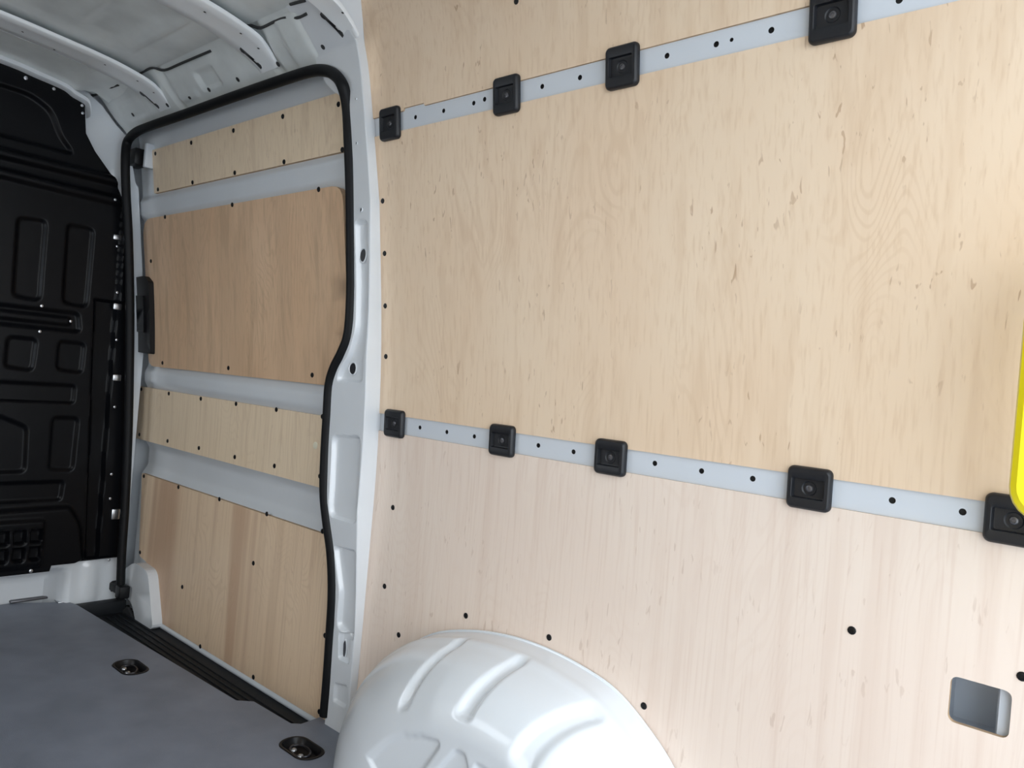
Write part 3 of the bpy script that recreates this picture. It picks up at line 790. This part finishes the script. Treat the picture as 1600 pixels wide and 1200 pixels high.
tag(mid, 'large pale birch plywood sheet between the upper and the lower rail', 'plywood panel', 'plywood sheets lining the side wall')
caps_on(mid, [(598, 314), (601, 396), (602, 478), (603, 557)])
n0, n1 = on_w(630, 176).x, on_w(663, 168).x
top = plate('plywood_panel', [(-1.60, ZR[1][1]), (n0, ZR[1][1]), (n0 + .002, ZR[1][1] + .006), (n1 - .002, ZR[1][1] + .006), (n1, ZR[1][1]), (XB, ZR[1][1]), (XB, 1.94), (XT + .015, 1.94), (XT, 1.80), (-1.630, 1.66), (-1.624, ZR[1][1])], [], Pw(0), TH, ['birch', 'ply_edge'], step=.07)
tag(top, 'pale birch plywood sheet above the upper rail, reaching the roof', 'plywood panel', 'plywood sheets lining the side wall')
caps_on(top, [(807, 2)])
up_holes = [(649, 183), (693, 173), (740, 161), (757, 155), (847, 135), (906, 121), (1042, 87), (1119, 69), (1143, 62), (1205, 47), (1405, 0)]
lo_holes = [(656, 668), (698, 675), (741, 682), (841, 696), (896, 706), (1023, 724), (1096, 736), (1176, 748), (1394, 782), (1504, 800)]
def rail(zr, holes, label):
    XR = XA if zr[0] < 1 else -1.632
    hs_ = []
    for u, v in holes:
        p = on_w(u, v, .004); hs_.append(circle(p.x, p.z, .0052 if u != 1143 else .0035, 12))
    o = plate('wall_rail', [(XR, zr[0] - .01), (XB, zr[0] - .01), (XB, zr[1] + .01), (XR, zr[1] + .01)], hs_, Pw(.0045), .0015, ['rail_paint', 'sealant_hole_shade'], step=.09)
    tag(o, label, 'rail', 'painted metal rails between the plywood sheets')
    bkp = plate('rail_hole_shade', [(XR, zr[0] - .01), (XB, zr[0] - .01), (XB, zr[1] + .01), (XR, zr[1] + .01)], [], Pw(.013), .001, ['sealant_hole_shade'], o, step=.3)  # dark sheet behind the rail, colours the shade seen in its holes
    return o
rail(ZR[1], up_holes, 'upper light grey metal rail with small holes along the plywood wall')
rail(ZR[0], lo_holes, 'lower light grey metal rail with small holes along the plywood wall')

# ------------------------------------------------------------------ black lashing plates on the rails
def lash_loops(w_, h_, r, y): return [(a, y, b) for a, b in rrect(0, 0, w_, h_, r, 5)]
def make_lash(hh_):
    w_ = .073
    body = loops_me('frame', [lash_loops(w_, hh_, .010, .0), lash_loops(w_, hh_, .010, -.006), lash_loops(w_ - .003, hh_ - .003, .0095, -.010), lash_loops(w_ - .008, hh_ - .008, .008, -.0122),
                              lash_loops(w_ - .018, hh_ * .50, .003, -.0128), lash_loops(w_ - .020, hh_ * .47, .003, -.0122), lash_loops(w_ - .024, hh_ * .44, .003, -.0045)], cap=False)
    dish = loops_me('dish', [lash_loops(w_ - .0245, hh_ * .44, .003, -.0050), lash_loops(w_ - .030, hh_ * .40, .003, -.0046), [(a, -.0046, b) for a, b in circle(0, 0, .0125, 24)], [(a, -.0030, b) for a, b in circle(0, 0, .0105, 24)], [(a, -.0028, b) for a, b in circle(0, 0, .004, 24)]])
    body.materials.append(M['black_plastic']); dish.materials.append(M['black_plastic'])
    fix_normals(dish)
    return body, dish
screw_me = dome_me('screw', .0062, .0032, True, 14); screw_me.materials.append(M['screw_dark'])
LA, LB = make_lash(.071), make_lash(.080)
def ensure_out(me):
    bm = bmesh.new(); bm.from_mesh(me); bmesh.ops.recalc_face_normals(bm, faces=bm.faces)
    s = 0
    for f in bm.faces: s += f.normal.dot(Vector((f.calc_center_median().x * 1, -1 * .02, f.calc_center_median().z))) * f.calc_area()
    bm.to_mesh(me); bm.free()
for a in (LA, LB): ensure_out(a[0])
def lash(x, z, parts, label):
    e = empty('lashing_plate', (x, W(z) - .0006, z)); tag(e, label, 'lashing plate', 'black lashing plates on the wall rails')
    e.rotation_euler = Vector((0, -1, 0)).rotation_difference(wall_n(z)).to_euler()
    for nm, me, y in (('frame', parts[0], 0), ('dish', parts[1], 0), ('screw', screw_me, -.003)):
        c = bpy.data.objects.new(nm, me); COL.objects.link(c); c.parent = e; c.location = (0, y, 0)
lowx = [-1.531, -1.155, -.861, -.4645, -.1765]
ll = ['leftmost black lashing plate on the lower rail, right beside the grey pillar', 'second black lashing plate from the pillar on the lower rail', 'third black lashing plate from the pillar on the lower rail, above the wheel arch',
      'large-looking black lashing plate on the lower rail, fourth from the pillar', 'black lashing plate on the lower rail under the yellow handle, cut by the right edge']
for x, l in zip(lowx, ll): lash(x, .8365, LA, l)
upx = [on_w(606, 193, -.012).x, on_w(788, 149, -.012).x, on_w(969, 103, -.012).x, on_w(1298.5, 22, -.012).x]
print('UPX', upx)
ul = ['leftmost black lashing plate on the upper rail, beside the grey pillar', 'second black lashing plate from the pillar on the upper rail', 'third black lashing plate from the pillar on the upper rail', 'black lashing plate on the upper rail cut by the top edge of the photo']
for x, l in zip(upx, ul): lash(x, 1.588, LB, l)

# ------------------------------------------------------------------ wheel arch
outl = smooth_poly(arch_wall, 8)
NS = len(outl)
D = .235
def front_rr(x): return table([(-1.56, .27), (-1.35, .21), (-1.1, .14), (-.8, .125), (-.56, .15)], x)
ctr = (-1.04, .0)
phis = [0, .03, .07] + list(np.linspace(.12, 1, 26))
rows = []
def base_pt(s, f):
    """s index along the outline, f 0 at the wall .. 1 at the inner corner, >1 over the flat face"""
    x, z = outl[s]
    dx_, dz_ = ctr[0] - x, .02 - z
    L0 = hypot(dx_, dz_) if z > .1 else abs(ctr[0] - x)
    if z < .02: dz_ = 0
    nx, nz = dx_ / max(hypot(dx_, dz_), 1e-6), dz_ / max(hypot(dx_, dz_), 1e-6)
    rr = front_rr(x)
    if f <= 1:
        a = f * pi / 2
        ins = rr * (1 - cos(a)) ; pr = D * sin(a) ** table([(-1.5, 1.0), (-1.2, .85)], x)
    else:
        ins = rr + (L0 - rr) * (f - 1); pr = D
    return x + nx * ins, 1.2995 - pr, z + nz * ins
fl_ = list(np.linspace(0, 1, 40)) + list(np.linspace(1.03, 2.0, 46))
G = np.array([[base_pt(s, f) for f in fl_] for s in range(NS)])
# upsample along the outline
si = np.linspace(0, NS - 1, 260)
G2 = np.zeros((len(si), len(fl_), 3))
for k, s in enumerate(si):
    a = int(s); b = min(a + 1, NS - 1); G2[k] = G[a] * (1 - (s - a)) + G[b] * (s - a)
# grooves over the shoulder and pressed triangles on the flat face, worked in (x,z)
Nn = np.cross(np.gradient(G2, axis=0), np.gradient(G2, axis=1)); ln = np.linalg.norm(Nn, axis=2, keepdims=True); Nn = Nn / np.maximum(ln, 1e-9)
if Nn[130, 20, 1] > 0: Nn = -Nn
ff_ = np.array(fl_)[None, :] * np.ones((len(si), 1))
disp = np.zeros(ff_.shape)
X_ = G2[:, :, 0]; Z_ = G2[:, :, 2]
xo = np.interp(si, np.arange(NS), [o_[0] for o_ in outl])[:, None]
def sstep(a, b, x): t = np.clip((x - a) / (b - a), 0, 1); return t * t * (3 - 2 * t)
Y_ = G2[:, :, 1]
for xt, xb_, wd, y0, y1 in ((-1.158, -1.172, .0145, 1.240, 1.078), (-.980, -1.002, .019, 1.232, 1.076), (-.785, -.845, .024, 1.225, 1.068)):
    tt = np.clip((y0 - Y_) / (y0 - y1), 0, 1)
    cx_ = xt + (xb_ - xt) * tt
    d = np.abs(X_ - cx_) / (wd * (.75 + .35 * tt))
    k = np.clip(1.3 - d, 0, 1); k = k * k * (3 - 2 * k)
    k *= sstep(0, 1, np.clip((y0 - Y_) / .025, 0, 1)) * sstep(0, 1, np.clip((Y_ - y1) / .010 + .5, 0, 1)) * sstep(.14, .20, Z_)
    disp -= .012 * k
Yf = 1.2995 - D
tri = [round_poly([(p.x, p.z) for p in (on_y(u, v, Yf) for u, v in l)], .02) for l in
       ([(566, 1170), (600, 1146), (655, 1150), (690, 1160), (640, 1230), (590, 1215)], [(672, 1215), (712, 1172), (726, 1180), (735, 1240), (700, 1260)], [(738, 1190), (790, 1225), (800, 1260), (745, 1250)])]
hh = relief(X_, Z_, [(t, -.007, .008, 'fill') for t in tri]) * (ff_ > .97)
disp += hh
# raised rim bead next to the wall
disp += .004 * np.exp(-((ff_ - .17) / .035) ** 2)
G3 = G2 + Nn * disp[:, :, None]
G3[:, 0] = G2[:, 0]
wa = grid('wheel_arch', [[tuple(p) for p in r] for r in G3], 'arch_paint', facing=(0, -1, 0))
tag(wa, 'white glossy rounded wheel arch cover with pressed grooves on the floor', 'wheel arch')
# flange bead against the plywood
tube('rim_flange', [(x, 1.2950, z) for x, z in smooth_poly([(a, max(b, .003)) for a, b in arch_wall], 5)], .004, 'arch_paint', wa, 8)

# ------------------------------------------------------------------ yellow grab handle by the rear door, rear post
rp_ = plate('trim_6', [(-.105, .0), (XEND, .0), (XEND, 1.9), (-.105, 1.9)], [], Pw(-.012), .03, ['body_paint'], step=.2)
tag(rp_, 'painted rear door post at the right edge', 'door post', kind='structure')
yh = empty('grab_handle', (-.13, 1.13, .88)); tag(yh, 'bright yellow rounded plastic grab handle at the right edge of the photo', 'grab handle')
ya, yb2 = on_y(1596, 420, 1.140), on_y(1584, 745, 1.140)
zb, zt = on_y(1600, 782, 1.140).z - .012, on_y(1600, 388, 1.140).z
xl = (ya.x + yb2.x) / 2
def hl(w_, h_, r, y, cx, cz): return [(a, y, b) for a, b in rrect(cx, cz, w_, h_, r, 6)]
cz = (zb + zt) / 2; Hh = zt - zb + .03; Wd = .12; cx = xl + Wd / 2
LLs = [hl(Wd - .012, Hh - .012, .038, 1.165, cx, cz), hl(Wd, Hh, .042, 1.158, cx, cz), hl(Wd, Hh, .042, 1.150, cx, cz), hl(Wd - .006, Hh - .006, .040, 1.1405, cx, cz), hl(Wd - .020, Hh - .020, .034, 1.1355, cx, cz),
       hl(Wd - .052, Hh - .052, .018, 1.1355, cx, cz), hl(Wd - .064, Hh - .064, .012, 1.141, cx, cz), hl(Wd - .066, Hh - .066, .012, 1.160, cx, cz), hl(Wd - .060, Hh - .060, .014, 1.165, cx, cz)]
me = loops_me('grip', LLs + [LLs[0]], cap=False)
bm = bmesh.new(); bm.from_mesh(me); bmesh.ops.remove_doubles(bm, verts=bm.verts, dist=1e-6); bmesh.ops.recalc_face_normals(bm, faces=bm.faces); bm.to_mesh(me); bm.free()
link('grip', me, 'yellow_plastic', yh)
for zz in (zb + .03, zt - .03):
    box('mount', (cx + .035, 1.155, zz - .015), (cx + .055, W(zz) - .010, zz + .015), 'yellow_plastic', yh, bev=.004)
